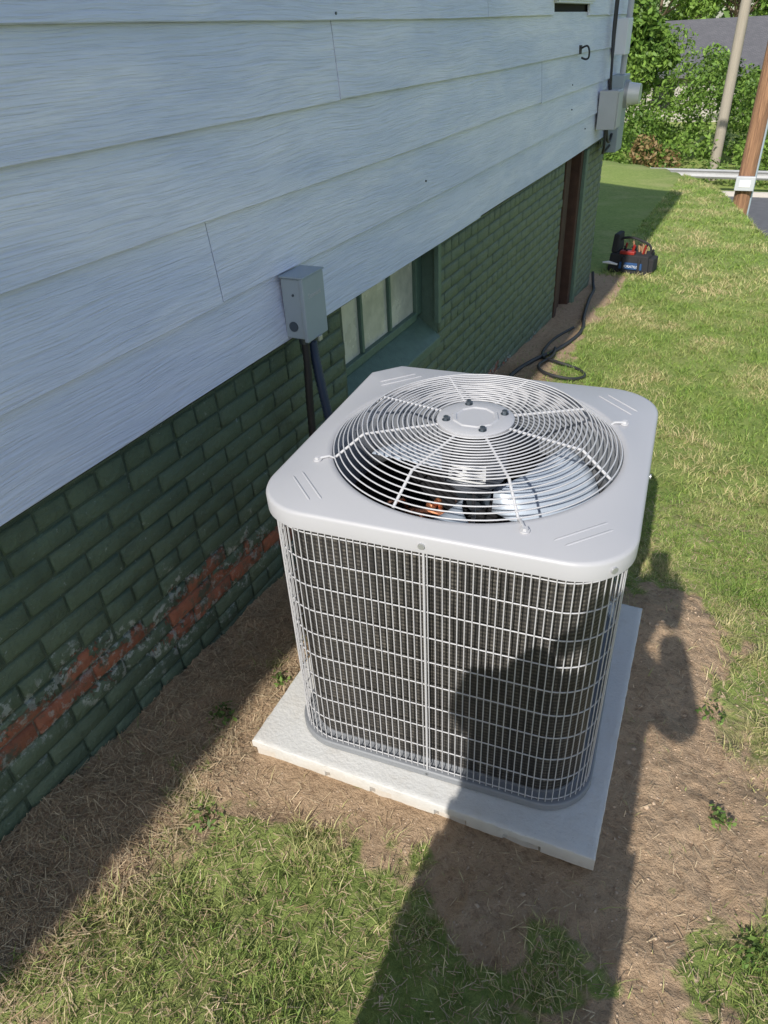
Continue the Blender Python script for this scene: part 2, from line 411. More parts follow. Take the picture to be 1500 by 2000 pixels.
def straw(name,n,fx):
    x,y=fx(n); dk=dirtf(x,y); k=~inpad(x,y)&(x>-1.315)&((x<-.95)|(rng.random(n)<.30)|(dk<.4)); x,y=x[k],y[k]; n=len(x)
    a=rng.random(n)*2*np.pi; L=rng.uniform(.008,.04,n)*np.where(x<-.9,1.25,.8); w=rng.uniform(.0008,.0019,n)
    dx,dy=np.cos(a),np.sin(a); x2=x+dx*L; x2=np.maximum(x2,-1.316); y2=y+dy*L
    z1=gz(x,y)+rng.uniform(.001,.008,n); z2=gz(x2,y2)+rng.uniform(.001,.014,n)
    px,py=-dy*w/2,dx*w/2
    V=np.stack([np.stack([x-px,y-py,z1],1),np.stack([x+px,y+py,z1],1),np.stack([x2+px,y2+py,z2],1),np.stack([x2-px,y2-py,z2],1)],1)
    idx=np.arange(n*4); me=D.meshes.new(name); me.vertices.add(n*4); me.vertices.foreach_set('co',V.ravel()); me.loops.add(n*4); me.loops.foreach_set('vertex_index',idx)
    me.polygons.add(n); me.polygons.foreach_set('loop_start',np.arange(n)*4); me.polygons.foreach_set('loop_total',np.full(n,4)); me.update(calc_edges=True)
    at=me.attributes.new('Col','FLOAT_COLOR','POINT'); k=rng.random((n,1))
    c=np.array([.66,.53,.34])*(1-k)+np.array([.36,.24,.14])*k; c=c*(.6+.6*rng.random((n,1)))
    cc=np.ones((n,4,4)); cc[:,:,:3]=c[:,None,:]; at.data.foreach_set('color',cc.ravel()); me.materials.append(M['straw']); return link(D.objects.new(name,me))
def fx(n):
    a=int(n*.5); b_=n-a
    x=np.concatenate([-1.315+np.abs(rng.normal(0,.22,a)),rng.uniform(-1.3,.7,b_)])
    y=np.concatenate([rng.uniform(.05,4.5,a),rng.uniform(.1,3.0,b_)]); return x,y
straw('dry_straw',58000,fx)
# soil clods and pebbles
m=MB()
for k in range(6500):
    x=random.uniform(-1.25,.45); y=random.uniform(.45,2.4)
    if pad_dist(x,y)<.012 or random.random()>float(dirtf(x,y))+.05: continue
    r=random.uniform(.0012,.0038)*(2.4 if random.random()<.04 else 1); z=float(gz(x,y))
    V=[]
    for (a,b_,c_) in ((1,0,0),(-1,0,0),(0,1,0),(0,-1,0),(0,0,1),(0,0,-1)):
        s=random.uniform(.7,1.3); V.append((x+a*r*s+random.uniform(-.3,.3)*r,y+b_*r*s+random.uniform(-.3,.3)*r,z+c_*r*.8*s))
    m.add(V,[(0,2,4),(2,1,4),(1,3,4),(3,0,4),(2,0,5),(1,2,5),(3,1,5),(0,3,5)])
m.obj('gravel',simple('pebble',(.48,.36,.25),.9,0,.45,60),None,True,80)

# ------------------------------------------------------------ house
H=empty('house')
Y0,Y1=-8.0,7.35; XB=-1.32
SB=.833; EXP=.2125; WT=3.6
joints={0:[.2,-3.4,3.71],1:[1.55,-2.1,5.64],2:[-.9,4.78],3:[2.30,-1.35,-5],4:[3.74,.1,6.5],5:[1.2,5.0,-3]}
mw=MB()
WIN_U=(4.93,5.85,1.745,3.1)
for c_ in range(13):
    zb=SB+c_*EXP
    J=sorted([Y0]+[j_ for j_ in joints.get(c_,[random.uniform(-7,-2),random.uniform(-1,2),random.uniform(3,6.5)])]+[Y1])
    segs=[]
    for a,b_ in zip(J[:-1],J[1:]):
        if zb+EXP>WIN_U[2] and zb<WIN_U[3]:
            if a<WIN_U[0]-.1: segs.append((a,min(b_,WIN_U[0])))
            if b_>WIN_U[1]+.1: segs.append((max(a,WIN_U[1]),b_))
        else: segs.append((a,b_))
    for a,b_ in segs:
        g_=.0019; n=max(2,int((b_-a)/.22)); ph=random.uniform(0,9); off=random.uniform(-.0014,.0014)
        V=[];F=[]
        for k in range(n+1):
            yy=a+g_+(b_-a-2*g_)*k/n; dz=.0026*math.sin(yy*1.7+ph)+random.uniform(-.0006,.0006); dx=.0018*math.sin(yy*2.3+ph*2)+off
            V+=[(-1.2655+dx,yy,zb+dz+.002),(-1.2675+dx,yy,zb+dz),(-1.279+dx,yy,zb+dz),(-1.295,yy,zb+EXP+.02),(-1.2835+dx*.3,yy,zb+EXP+.02)]
            if k:
                o=(k-1)*5
                for q_ in range(5):
                    q2=(q_+1)%5; F.append((o+q_,o+5+q_,o+5+q2,o+q2))
        F.append((0,1,2,3,4)); F.append(tuple(n*5+q_ for q_ in (4,3,2,1,0)))
        mw.add(V,F,random.random())
sd=mw.obj('siding',M['siding'],H,True,20)
at=sd.data.attributes.new('rnd','FLOAT','POINT'); at.data.foreach_set('value',mw.r)
box('sheathing',-9,-1.2965,Y0+.02,Y1-.02,SB-.02,WT,M['dark'],H)
m=MB()
for (yy,zz) in ((2.31,1.70),(5.55,1.30),(5.60,1.15),(6.1,.98),(3.0,1.12)):
    m.cyl((-1.2735,yy,zz),.004,.009,10,'x')
m.obj('siding_nails',M['dsteel'],H)
OPEN=[(2.30,3.27,.33,2),(5.80,6.38,-2,2)]
def inop(a,b_,z0,z1):
    for (o0,o1,p0,p1) in OPEN:
        if b_>o0+.001 and a<o1-.001 and z1>p0+.02 and z0<p1: return (o0,o1)
    return None
bm=MB(); cp=.0612; BL=.194; row=0; z=-1.05
def brick(a,b_,z0,z1,xf,rv):
    dx=random.uniform(-.0018,.0018); c1=.0045
    J=lambda s: random.uniform(-s,s)
    A=a+.0042+J(.0016);B=b_-.0042+J(.0016);Z0=z0+.0040+J(.0016);Z1=z1-.0040+J(.0016)
    xb=xf-.02; xm=xf-.0045+dx; xo=xf+dx
    V=[(xb,A,Z0),(xb,B,Z0),(xb,B,Z1),(xb,A,Z1),(xm,A+J(.001),Z0+J(.001)),(xm,B+J(.001),Z0+J(.001)),(xm,B+J(.001),Z1+J(.001)),(xm,A+J(.001),Z1+J(.001)),
       (xo+J(.0014),A+c1+J(.002),Z0+c1+J(.002)),(xo+J(.0014),B-c1+J(.002),Z0+c1+J(.002)),(xo+J(.0014),B-c1+J(.002),Z1-c1+J(.002)),(xo+J(.0014),A+c1+J(.002),Z1-c1+J(.002))]
    F=[(0,1,5,4),(1,2,6,5),(2,3,7,6),(3,0,4,7),(4,5,9,8),(5,6,10,9),(6,7,11,10),(7,4,8,11),(8,9,10,11)]
    bm.add(V,F,rv)
while z<SB+.05:
    y=Y0-(BL/2 if row%2 else 0)
    head=(row%6==5)
    while y<7.25:
        w_=BL/2 if head else BL
        a,b_=max(y,Y0),min(y+w_,7.25); y+=w_
        if b_-a<.02: continue
        o=inop(a,b_,z,z+cp)
        if o:
            if a<o[0]-.03: brick(a,o[0],z,z+cp,XB,random.random())
            if b_>o[1]+.03: brick(o[1],b_,z,z+cp,XB,random.random())
        else: brick(a,b_,z,z+cp,XB,random.random())
    z+=cp; row+=1
def battr(o,rv,mv_):
    n=len(o.data.vertices)
    at=o.data.attributes.new('rnd','FLOAT','POINT'); at.data.foreach_set('value',rv if isinstance(rv,list) else [rv]*n)
    at=o.data.attributes.new('mort','FLOAT','POINT'); at.data.foreach_set('value',[mv_]*n)
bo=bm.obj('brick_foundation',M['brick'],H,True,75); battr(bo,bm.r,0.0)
mo=MB()
def slab(a,b_,z0,z1): mo.box(XB-.12,XB-.0062,a,b_,z0,z1)
ZT=SB+.03
slab(Y0,2.30,-1.1,ZT); slab(2.30,3.27,-1.1,.325); slab(3.27,5.80,-1.1,ZT); slab(6.38,7.245,-1.1,ZT)
mb=mo.obj('mortar',M['brick'],H); battr(mb,.5,1.0)
box('foundation_core',-9,XB-.45,Y0+.05,7.20,-1.4,SB-.03,M['greenframe'],H)
box('foundation_end',-9,XB-.01,7.12,7.243,-1.6,SB-.025,M['brick'],H)
box('sill_board',-1.45,-1.2805,Y0,7.30,SB-.004,SB+.02,M['greenframe'],H)
W=MB(); xg=-1.43
W.box(xg-.02,xg+.02,2.302,2.36,.46,.826); W.box(xg-.02,xg+.02,3.20,3.268,.46,.826)
W.box(xg-.019,xg+.021,2.36,3.20,.44,.478); W.box(xg-.019,xg+.021,2.36,3.20,.80,.827)
for yy in (2.63,2.915): W.box(xg-.012,xg+.014,yy-.011,yy+.011,.478,.80)
W.obj('basement_window_frame',M['greenframe'],H,bevel=.004)
box('basement_window_glass',xg-.008,xg-.002,2.355,3.205,.47,.81,M['glass'],H)
m=MB(); V=[(-1.45,2.302,.45),(-1.45,3.268,.45),(XB+.012,3.268,.345),(XB+.012,2.302,.345),(XB+.012,2.302,.30),(XB+.012,3.268,.30),(-1.45,3.268,.30),(-1.45,2.302,.30)]
m.add(V,[(0,3,2,1),(3,4,5,2),(4,7,6,5),(0,7,4,3),(1,2,5,6),(0,1,6,7)]); m.obj('window_sill',M['greenframe'],H,bevel=.006)
m=MB(); m.box(-1.46,XB-.008,2.288,2.3015,.33,.83); m.box(-1.46,XB-.008,3.2685,3.28,.33,.83); m.obj('window_jambs',M['greenframe'],H)
m=MB(); m.box(XB-.01,XB+.014,3.232,3.272,.42,.832); m.obj('window_casing',M['greenframe'],H,bevel=.003)
m=MB(); m.box(-1.40,XB+.006,5.80,5.88,-.9,.83); m.box(-1.40,XB+.004,6.30,6.38,-.9,.83); m.box(-1.45,-1.42,5.88,6.30,-.9,.83); m.box(-1.42,-1.38,6.0,6.03,-.9,.83); m.box(-1.42,-1.37,6.12,6.20,-.9,.83)
m.obj('basement_door',M['rust'],H,bevel=.006)
box('door_casing',XB-.0,XB+.03,6.385,6.46,-.9,.80,M['greenframe'],H,.004)
box('corner_trim',-1.31,-1.252,7.352,7.40,SB-.01,WT,M['trimwhite'],H,.003)
m=MB(); m.box(-9.0,-1.30,7.355,7.38,SB-.01,WT); m.box(-9,-1.3,Y0-.02,Y0+.015,-1,WT); m.box(-9.05,-9.0,Y0,7.38,-1.5,WT); m.obj('end_walls',M['siding'],H)
V=[(-5.1,7.36,5.2),(-9.05,7.36,WT),(-1.29,7.36,WT),(-5.1,Y0,5.2),(-9.05,Y0,WT),(-1.29,Y0,WT)]
mobj('gables',V,[(0,1,2),(3,5,4)],M['siding'],H)
EVX=-.95
m=MB(); V=[(EVX,Y0-.3,3.52),(EVX,7.45,3.52),(-5.1,7.45,5.25),(-5.1,Y0-.3,5.25),(-9.3,7.45,3.52),(-9.3,Y0-.3,3.52)]
V+=[(a,b_,c_-.1) for a,b_,c_ in V]
m.add(V,[(0,1,2,3),(3,2,4,5),(6,9,8,7),(9,11,10,8),(0,6,7,1),(1,7,8,2),(2,8,10,4),(4,10,11,5),(5,11,9,3),(3,9,6,0)]); m.obj('roof',M['shingle'],H)
m=MB(); a,b_,c_,d_=WIN_U
m.box(-1.30,-1.245,a-.0,b_,c_,c_+.07); m.box(-1.30,-1.25,a,a+.07,c_+.07,d_); m.box(-1.30,-1.25,b_-.07,b_,c_+.07,d_); m.box(-1.30,-1.25,a+.07,b_-.07,d_-.07,d_); m.box(-1.30,-1.24,a-.03,b_+.03,c_+.012,c_+.05)
m.obj('window_frame',M['trimwhite'],H,bevel=.003)
box('window_glass',-1.29,-1.28,a+.07,b_-.07,c_+.07,d_-.07,simple('window_glass',(.06,.07,.08),.06),H)

# ------------------------------------------------------------ electrical service at the corner
E=empty('electric_meter')
box('breaker_box',-1.262,-1.12,6.47,6.66,.93,1.20,M['boxgrey2'],E,.006)
box('breaker_cover',-1.119,-1.11,6.48,6.65,.94,1.19,M['boxgrey2'],E,.003)
box('meter_base',-1.262,-1.15,6.84,7.10,.72,1.28,M['boxgrey'],E,.006)
m=MB(); m.cyl((-1.15,6.97,1.14),.10,.03,28,'x'); m.obj('meter_ring',M['steel'],E,True)
m=MB(); m.cyl((-1.12,6.97,1.14),.086,.09,28,'x',.072); m.obj('meter_dome',M['glassw'],E,True)
box('upper_box',-1.262,-1.16,6.78,6.98,1.42,1.66,M['trimwhite'],E,.006)
m=MB(); m.tube([(-1.20,7.02,1.28),(-1.20,7.02,3.4)],.024,12); m.obj('service_mast',M['boxgrey2'],E,True)
m=MB()
m.tube(smooth_path([(-1.24,6.70,3.4),(-1.24,6.70,2.4),(-1.235,6.66,1.7),(-1.22,6.62,1.35),(-1.2,6.57,1.20)]),.010,8)
m.tube(smooth_path([(-1.24,6.62,3.4),(-1.24,6.62,2.2),(-1.235,6.6,1.6),(-1.2,6.52,1.35),(-1.2,6.53,1.2)]),.009,8)
m.tube(smooth_path([(-1.2,6.55,.93),(-1.2,6.57,.8),(-1.22,6.66,.74),(-1.2,6.8,.78)]),.010,8)
m.tube(smooth_path([(-1.2,6.6,.93),(-1.19,6.62,.84),(-1.19,6.74,.82),(-1.2,6.84,.86)]),.010,8)
m.obj('cables',M['blackrub'],E,True)
m=MB(); m.tube(smooth_path([(-1.262,5.66,1.50),(-1.22,5.66,1.515),(-1.20,5.65,1.49),(-1.20,5.65,1.45),(-1.22,5.655,1.44),(-1.25,5.66,1.45)]),.006,8)
m.box(-1.268,-1.255,5.64,5.68,1.47,1.52); m.obj('cable_hook',M['blackrub'],H,True)

# ------------------------------------------------------------ disconnect box
DB=empty('disconnect_box')
m=MB(); m.box(-1.2665,-1.198,1.835,1.950,.845,1.035); m.obj('body',M['boxgrey'],DB,bevel=.004)
m=MB(); m.box(-1.197,-1.183,1.829,1.956,.838,1.037); m.obj('lid',M['boxgrey'],DB,bevel=.003)
m=MB(); m.box(-1.2665,-1.18,1.826,1.959,1.038,1.043); m.obj('rain_hood',M['boxgrey'],DB,bevel=.0015)
m=MB(); m.cyl((-1.235,1.8345,.885),.016,-.003,20,'y'); m.cyl((-1.225,1.8345,.985),.004,-.003,10,'y'); m.obj('knockout',M['dsteel'],DB,True)
m=MB(); m.box(-1.182,-1.176,1.885,1.905,.826,.842); m.obj('hasp',M['steel'],DB,bevel=.001)
tc=D.curves.new('lettering','FONT'); tc.body='Senmark'; tc.size=.022; tc.extrude=.0006; tc.align_x='CENTER'
to=D.objects.new('lettering',tc); to.location=(-1.1828,1.893,.972); to.rotation_euler=(rad(90),0,rad(90)); tc.materials.append(M['boxgrey2']); link(to,DB)
m=MB(); p=smooth_path([(-1.222,1.868,.85),(-1.222,1.868,.74),(-1.225,1.86,.60),(-1.228,1.865,.42),(-1.20,1.88,.30),(-1.10,1.86,.22),(-.98,1.78,.22),(-.86,1.70,.25)],14)
rr=[.0125+(.0012 if i%2 else 0) for i in range(len(p))]; m.tube(p,rr,10); m.obj('liquid_tight_whip',M['blackrub'],DB,True,60)
m=MB(); p=smooth_path([(-1.222,1.915,.85),(-1.222,1.915,.78),(-1.205,1.92,.62),(-1.19,1.93,.48),(-1.16,1.92,.34),(-1.07,1.88,.27),(-.95,1.80,.29),(-.86,1.74,.32)],22)
rr=[.0155+(.0018 if i%2 else -.0006) for i in range(len(p))]; m.tube(p,rr,10); m.obj('flexible_conduit',M['bluegrey_rub'],DB,True,60)
m=MB(); m.cyl((-1.222,1.868,.822),.019,.024,12); m.cyl((-1.222,1.915,.818),.021,.028,12); m.obj('conduit_fittings',M['dsteel'],DB,True)

# ------------------------------------------------------------ concrete pad
def gridbox(hx,hy,z0,z1,nx_,ny_):
    V=[];F=[]; idx={}; lv=[z0,z0+.035,z0+.055,z0+.075,z0+.095,z1-.012,z1-.004,z1]; T=len(lv)-1
    def vid(i,j,k):
        key=(i,j,k)
        if key not in idx: idx[key]=len(V); V.append((-hx+2*hx*i/nx_,-hy+2*hy*j/ny_,lv[k]))
        return idx[key]
    for i in range(nx_):
        for j in range(ny_): F.append((vid(i,j,T),vid(i+1,j,T),vid(i+1,j+1,T),vid(i,j+1,T)))
    for k in range(T):
        for i in range(nx_):
            F.append((vid(i,0,k),vid(i+1,0,k),vid(i+1,0,k+1),vid(i,0,k+1))); F.append((vid(i+1,ny_,k),vid(i,ny_,k),vid(i,ny_,k+1),vid(i+1,ny_,k+1)))
        for j in range(ny_):
            F.append((vid(nx_,j,k),vid(nx_,j+1,k),vid(nx_,j+1,k+1),vid(nx_,j,k+1))); F.append((vid(0,j+1,k),vid(0,j,k),vid(0,j,k+1),vid(0,j+1,k+1)))
    return V,F
V,F=gridbox(.456,.452,-.10,0,120,120); out=[]
for (x,y,z) in V:
    ex=abs(abs(x)-.456)<1e-6; ey=abs(abs(y)-.452)<1e-6
    n=float(vnoise(x,y,22,3))-.5; n3=float(vnoise(x+z*2,y+z*3,70,5))-.5
    cr=float(fbm(x*1.0,y*1.0,11,9,3))
    if z>-1e-6 and (ex or ey): z-=.0018; x*=.9965; y*=.9965; x+=n3*.002; y+=n3*.002
    elif ex or ey:
        x+=n3*.002*(1 if ex else 0); y+=n3*.002*(1 if ey else 0)
        if y<-.44 and z<-.045-.03*(cr-.4): y+=.012+.012*cr
    else: z+=.0008*n
    out.append((x,y,z))
po=mobj('concrete_pad',out,F,M['concrete'],None,True,25); po.location=(PC[0],PC[1],.072); po.rotation_euler=(0,0,PR)

# ------------------------------------------------------------ air conditioner
A=empty('air_conditioner',(-.478,1.408,.073),rad(4.5))
def outline(h,r,n=12,chamf=.075):
    P=[]
    for (sx,sy,a0,kind) in ((1,-1,-90,'r'),(1,1,0,'r'),(-1,1,90,'c'),(-1,-1,180,'r')):
        rr=chamf if kind=='c' else r
        cx,cy=sx*(h-rr),sy*(h-rr); nn=n
        if kind=='c':
            for a in (a0+6,a0+84):
                P.append((cx+rr*math.cos(rad(a)),cy+rr*math.sin(rad(a))))
        else:
            for k in range(nn+1):
                a=rad(a0+90*k/nn); P.append((cx+rr*math.cos(a),cy+rr*math.sin(a)))
    return P
def resample(P,step):
    Q=[Vector((p[0],p[1],0)) for p in P]; Q.append(Q[0]); L=[0]
    for a,b_ in zip(Q[:-1],Q[1:]): L.append(L[-1]+(b_-a).length)
    tot=L[-1]; n=int(round(tot/step)); out=[]; k=0
    for i in range(n):
        s=tot*i/n
        while L[k+1]<s: k+=1
        f_=(s-L[k])/(L[k+1]-L[k]); p=Q[k].lerp(Q[k+1],f_); out.append((p.x,p.y))
    return out,tot
HT=.76; R0=.335
base=outline(.395,.125,14)
dense=[]
for i in range(len(base)):
    a=Vector(base[i]); b_=Vector(base[(i+1)%len(base)]); n=max(1,int((b_-a).length/.02))
    for k in range(n): dense.append(a.lerp(b_,k/n))
def ring_out(off,z):
    return [(p.x*(1-off/.395),p.y*(1-off/.395),z) for p in dense]
def ring_in(r,z):
    return [(r*math.cos(math.atan2(p.y,p.x)),r*math.sin(math.atan2(p.y,p.x)),z) for p in dense]
rings=[ring_out(.004,HT-.042),ring_out(0,HT-.042),ring_out(-.0005,HT-.008),ring_out(.002,HT-.002),ring_out(.007,HT),ring_in(.362,HT+.0005),ring_in(.352,HT+.004),ring_in(.342,HT+.004),ring_in(.337,HT+.001),ring_in(R0,HT-.012),ring_in(R0,HT-.05)]
V=[];F=[];N=len(dense)
for r_ in rings: V+=r_
for k in range(len(rings)-1):
    for i in range(N):
        j=(i+1)%N; F.append((k*N+i,k*N+j,(k+1)*N+j,(k+1)*N+i))
mobj('top_cap',V,F,M['cap'],A,True,50)
m=MB(); V=[];F=[]
for (r_,z_) in ((R0-.001,HT-.045),(.325,HT-.07),(.318,HT-.16),(.325,HT-.18)):
    V+=[(r_*math.cos(2*math.pi*k/72),r_*math.sin(2*math.pi*k/72),z_) for k in range(72)]
for k in range(3):
    for i in range(72): F.append((k*72+i,k*72+(i+1)%72,(k+1)*72+(i+1)%72,(k+1)*72+i))
m.add(V,F); m.obj('fan_orifice',M['base'],A,True)
m=MB()
for (sx,sy) in ((1,-1),(1,1),(-1,1),(-1,-1)):
    d=Vector((sx,sy,0)).normalized(); e=Vector((-d.y,d.x,0))
    for (q_,L_) in ((.432,.060),(.408,.068)):
        c_=d*q_+Vector((0,0,HT-.0012)); m.tube([c_-e*L_,c_-e*(L_-.01),c_+e*(L_-.01),c_+e*L_],[.0008,.0032,.0032,.0008],8)
m.obj('cap_ribs',M['cap'],A,True,60)
def dome(r):
    if r>=.262: return HT+.004+.054*(1-((r-.262)/(.335-.262))**1.0)
    return HT+.058+.006*(1-r/.262)
m=MB()
nr=20
for k in range(nr+1):
    r=.098+(.333-.098)*k/nr
    m.tube([(r*math.cos(2*math.pi*i/96),r*math.sin(2*math.pi*i/96),dome(r)) for i in range(96)],.0018,6,True)
m.obj('grille_rings',M['wire'],A,True,70)
m=MB()
for k in range(8):
    a=rad(22.5+45*k-4.5+12); ext=(k%2==0)
    Rr=[.075,.12,.18,.25,.262,.28,.31,.333]; P=[(r*math.cos(a),r*math.sin(a),dome(r)-.0042) for r in Rr]
    if ext: P+=[(.345*math.cos(a),.345*math.sin(a),HT+.0085),(.372*math.cos(a),.372*math.sin(a),HT+.0055)]
    m.tube(P,.0033,8)
    if ext:
        m.cyl((.372*math.cos(a),.372*math.sin(a),HT+.001),.010,.003,16); m.cyl((.372*math.cos(a),.372*math.sin(a),HT+.004),.0065,.006,6)
m.obj('grille_spokes',M['wire'],A,True,40)
m=MB(); zc=dome(.09)
V=[];F=[]
for (r_,z_) in ((.0,zc+.004),(.043,zc+.004),(.046,zc+.0068),(.052,zc+.0068),(.055,zc+.004),(.084,zc+.004),(.0895,zc+.001),(.090,zc-.006)):
    for i in range(60):
        a=2*math.pi*i/60; q_=r_
        if .04<r_<.06: q_=r_*(1/ max(.95,math.cos(((a%(math.pi/5))-math.pi/10))))*.97
        V.append((q_*math.cos(a),q_*math.sin(a),z_))
for k in range(7):
    for i in range(60): F.append((k*60+i,(k+1)*60+i,(k+1)*60+(i+1)%60,k*60+(i+1)%60))
m.add(V,F); m.obj('motor_mount_plate',M['cap'],A,True,40)
m=MB()
for k in range(4):
    a=rad(28+90*k); m.cyl((.069*math.cos(a),.069*math.sin(a),zc+.003),.0095,.002,16); m.cyl((.069*math.cos(a),.069*math.sin(a),zc+.005),.0065,.008,6)
m.obj('motor_bolts',M['dsteel'],A,True,30)
m=MB(); P,tot=resample(outline(.383,.12,12),.016)
for (x,y) in ((0,-.3955),(.3955,0),(-.3955,0)):
    if abs(y)>.39: m.cyl((x,y,HT-.024),.007,-.004,12,'y')
    elif abs(x)>.39: m.cyl((x,y,HT-.026),.006,.004 if x>0 else -.004,12,'x')
dd_=Vector((1,-1,0)).normalized(); c_=Vector((.27,-.27,0))+dd_*.1255
m.tube([(c_.x,c_.y,HT-.024),(c_.x+dd_.x*.004,c_.y+dd_.y*.004,HT-.024)],.007,12)
m.cyl((0,-.388,.012),.005,-.004,12,'y')
m.obj('cap_screws',M['steel'],A,True,40)
zb,zt=.018,HT-.04
m=MB()
for (x,y) in P: m.tube([(x,y,zb),(x,y,zt)],.0014,5,cap=False)
m.obj('guard_vertical_wires',M['wire'],A,True,80)
m=MB(); dens=[(p.x*(.3805/.395),p.y*(.3805/.395)) for p in dense]
for k in range(10):
    z_=.03+(.70-.03)*k/9
    m.tube([(x,y,z_) for (x,y) in dens],.0016,6,True)
m.obj('guard_horizontal_wires',M['wire'],A,True,80)
m=MB(); m.tube([(0,-.3855,.01),(0,-.3855,HT-.03)],.0028,8); m.tube([(.3855,0,.01),(.3855,0,HT-.03)],.0028,8); m.obj('guard_seam_rods',M['wire'],A,True)
m=MB(); V=[(-.384,.20),(-.384,.315),(-.315,.384),(-.20,.384)]
vv=[(a,b_,.03) for a,b_ in V]+[(a,b_,HT-.042) for a,b_ in V]; m.add(vv,[(k,k+4,k+5,k+1) for k in range(3)]); m.obj('service_panel',M['cap'],A)
cP,ctot=resample(outline(.358,.10,12),.012)
n=len(cP); V=[(x,y,.03) for x,y in cP]+[(x,y,.725) for x,y in cP]; F=[(i,(i+1)%n,n+(i+1)%n,n+i) for i in range(n)]
co_=mobj('condenser_coil',V,F,M['coil'],A,True,60)
uvl=co_.data.uv_layers.new(name='UVMap'); st_=ctot/n
for pi,pl_ in enumerate(co_.data.polygons):
    for li,(uu,vv_) in zip(pl_.loop_indices,((pi,0.03),(pi+1,0.03),(pi+1,.725),(pi,.725))): uvl.data[li].uv=(uu*st_,vv_)
cP2,_=resample(outline(.333,.08,12),.012); n=len(cP2)
mobj('coil_inner_face',[(x,y,.03) for x,y in cP2]+[(x,y,.70) for x,y in cP2],[(i,n+i,n+(i+1)%n,(i+1)%n) for i in range(n)],simple('coil_back',(.03,.03,.034),.5,.3,.3,80),A,True)
def prism(name,h,r,z0,z1,mat,bev=0):
    P_=outline(h,r,12); n=len(P_); V=[(x,y,z0) for x,y in P_]+[(x,y,z1) for x,y in P_]
    F=[(i,(i+1)%n,n+(i+1)%n,n+i) for i in range(n)]+[tuple(range(n,2*n)),tuple(reversed(range(n)))]
    o=mobj(name,V,F,mat,A,True,40)
    if bev: b_=o.modifiers.new('b','BEVEL'); b_.width=bev; b_.segments=2; b_.limit_method='ANGLE'
    return o
prism('base_pan',.392,.125,.0005,.024,M['base'],.004)
prism('base_floor',.36,.10,.0245,.032,M['base'])
m=MB(); m.cyl((0,0,HT-.085),.078,.125,40); m.cyl((0,0,HT-.10),.066,.015,40); m.cyl((0,0,HT-.015),.081,.006,40); m.cyl((0,0,HT-.155),.012,.06,12)
m.obj('fan_motor',M['motor'],A,True,40)
m=MB(); n=14
V=[]
for k in range(n+1):
    a=rad(-125+70*k/n); V+=[(.0788*math.cos(a),.0788*math.sin(a),HT-.07),(.0788*math.cos(a),.0788*math.sin(a),HT-.022)]
m.add(V,[(2*k,2*k+2,2*k+3,2*k+1) for k in range(n)]); m.obj('motor_label',M['white'],A,True)
m=MB()
for (a0,a1,zz,hh) in ((-120,-95,-.035,.006),(-120,-100,-.047,.004),(-120,-92,-.056,.004),(-88,-62,-.035,.004),(-88,-66,-.046,.004),(-88,-60,-.057,.005)):
    V=[]
    for k in range(7):
        a=rad(a0+(a1-a0)*k/6); V+=[(.0792*math.cos(a),.0792*math.sin(a),HT+zz-hh/2),(.0792*math.cos(a),.0792*math.sin(a),HT+zz+hh/2)]
    m.add(V,[(2*k,2*k+2,2*k+3,2*k+1) for k in range(6)])
m.obj('motor_label_print',M['ink'],A)
m=MB()
for b0 in (6,126,246):
    nr_,na=10,14; V=[];F=[]
    for i in range(nr_+1):
        r=.05+(.305-.05)*i/nr_; span=28+42*math.sin(min(1,i/nr_*1.15)*math.pi/2); sweep=10*(i/nr_)
        for j in range(na+1):
            t_=j/na; a=rad(b0+sweep+(t_-.5)*span); rr2=r*(1-.05*(abs(t_-.5)*2)**3*(i/nr_))
            z_=HT-.155+(t_-.5)*(.11)*(0.45+.55*r/.305)+.012*math.sin(t_*math.pi)
            V.append((rr2*math.cos(a),rr2*math.sin(a),z_))
    for i in range(nr_):
        for j in range(na): o=i*(na+1)+j; F.append((o,o+na+1,o+na+2,o+1))
    m.add(V,F)
fb=m.obj('fan_blades',M['blade'],A,True,60); so=fb.modifiers.new('s','SOLIDIFY'); so.thickness=.002
m=MB(); m.cyl((0,0,HT-.165),.045,.03,24); m.obj('fan_hub',M['dsteel'],A,True)
m=MB(); pf=[(.0,.34),(.05,.335),(.078,.31),(.085,.28),(.085,.09),(.08,.06),(.09,.05),(.09,.035)]
V=[];F=[]
for (r_,z_) in pf: V+=[(.05+r_*math.cos(2*math.pi*k/32),.02+r_*math.sin(2*math.pi*k/32),z_) for k in range(32)]
for q_ in range(len(pf)-1):
    for k in range(32): F.append((q_*32+k,(q_+1)*32+k,(q_+1)*32+(k+1)%32,q_*32+(k+1)%32))
m.add(V,F); m.obj('compressor',M['black'],A,True)
m=MB()
m.tube(smooth_path([(.02,.0,.33),(-.03,-.02,.45),(-.10,-.04,.50),(-.13,-.05,.44),(-.14,-.05,.2),(-.2,.0,.08)]),.009,10)
m.tube(smooth_path([(.09,.06,.32),(-.02,.05,.48),(-.15,.02,.52),(-.17,.0,.48),(-.17,-.02,.12)]),.008,10)
m.tube(smooth_path([(-.15,-.02,.07),(-.15,-.02,.45),(-.14,-.02,.53),(-.125,-.03,.53),(-.12,-.03,.45),(-.12,-.03,.08)]),.008,10)
m.tube(smooth_path([(-.14,.06,.07),(-.14,.06,.48),(-.12,.05,.52),(-.10,.05,.52),(-.095,.05,.2)]),.007,10)
m.tube(smooth_path([(-.25,.02,.1),(-.25,.02,.48),(-.22,.04,.52),(-.2,.06,.48),(-.2,.07,.1)]),.006,10)
m.obj('copper_pipes',M['copper'],A,True)
m=MB(); m.box(-.07,.0,-.24,-.19,.40,.52); m.box(-.02,.09,-.26,-.2,.36,.47); m.obj('capacitor_bracket',M['black'],A,bevel=.004)
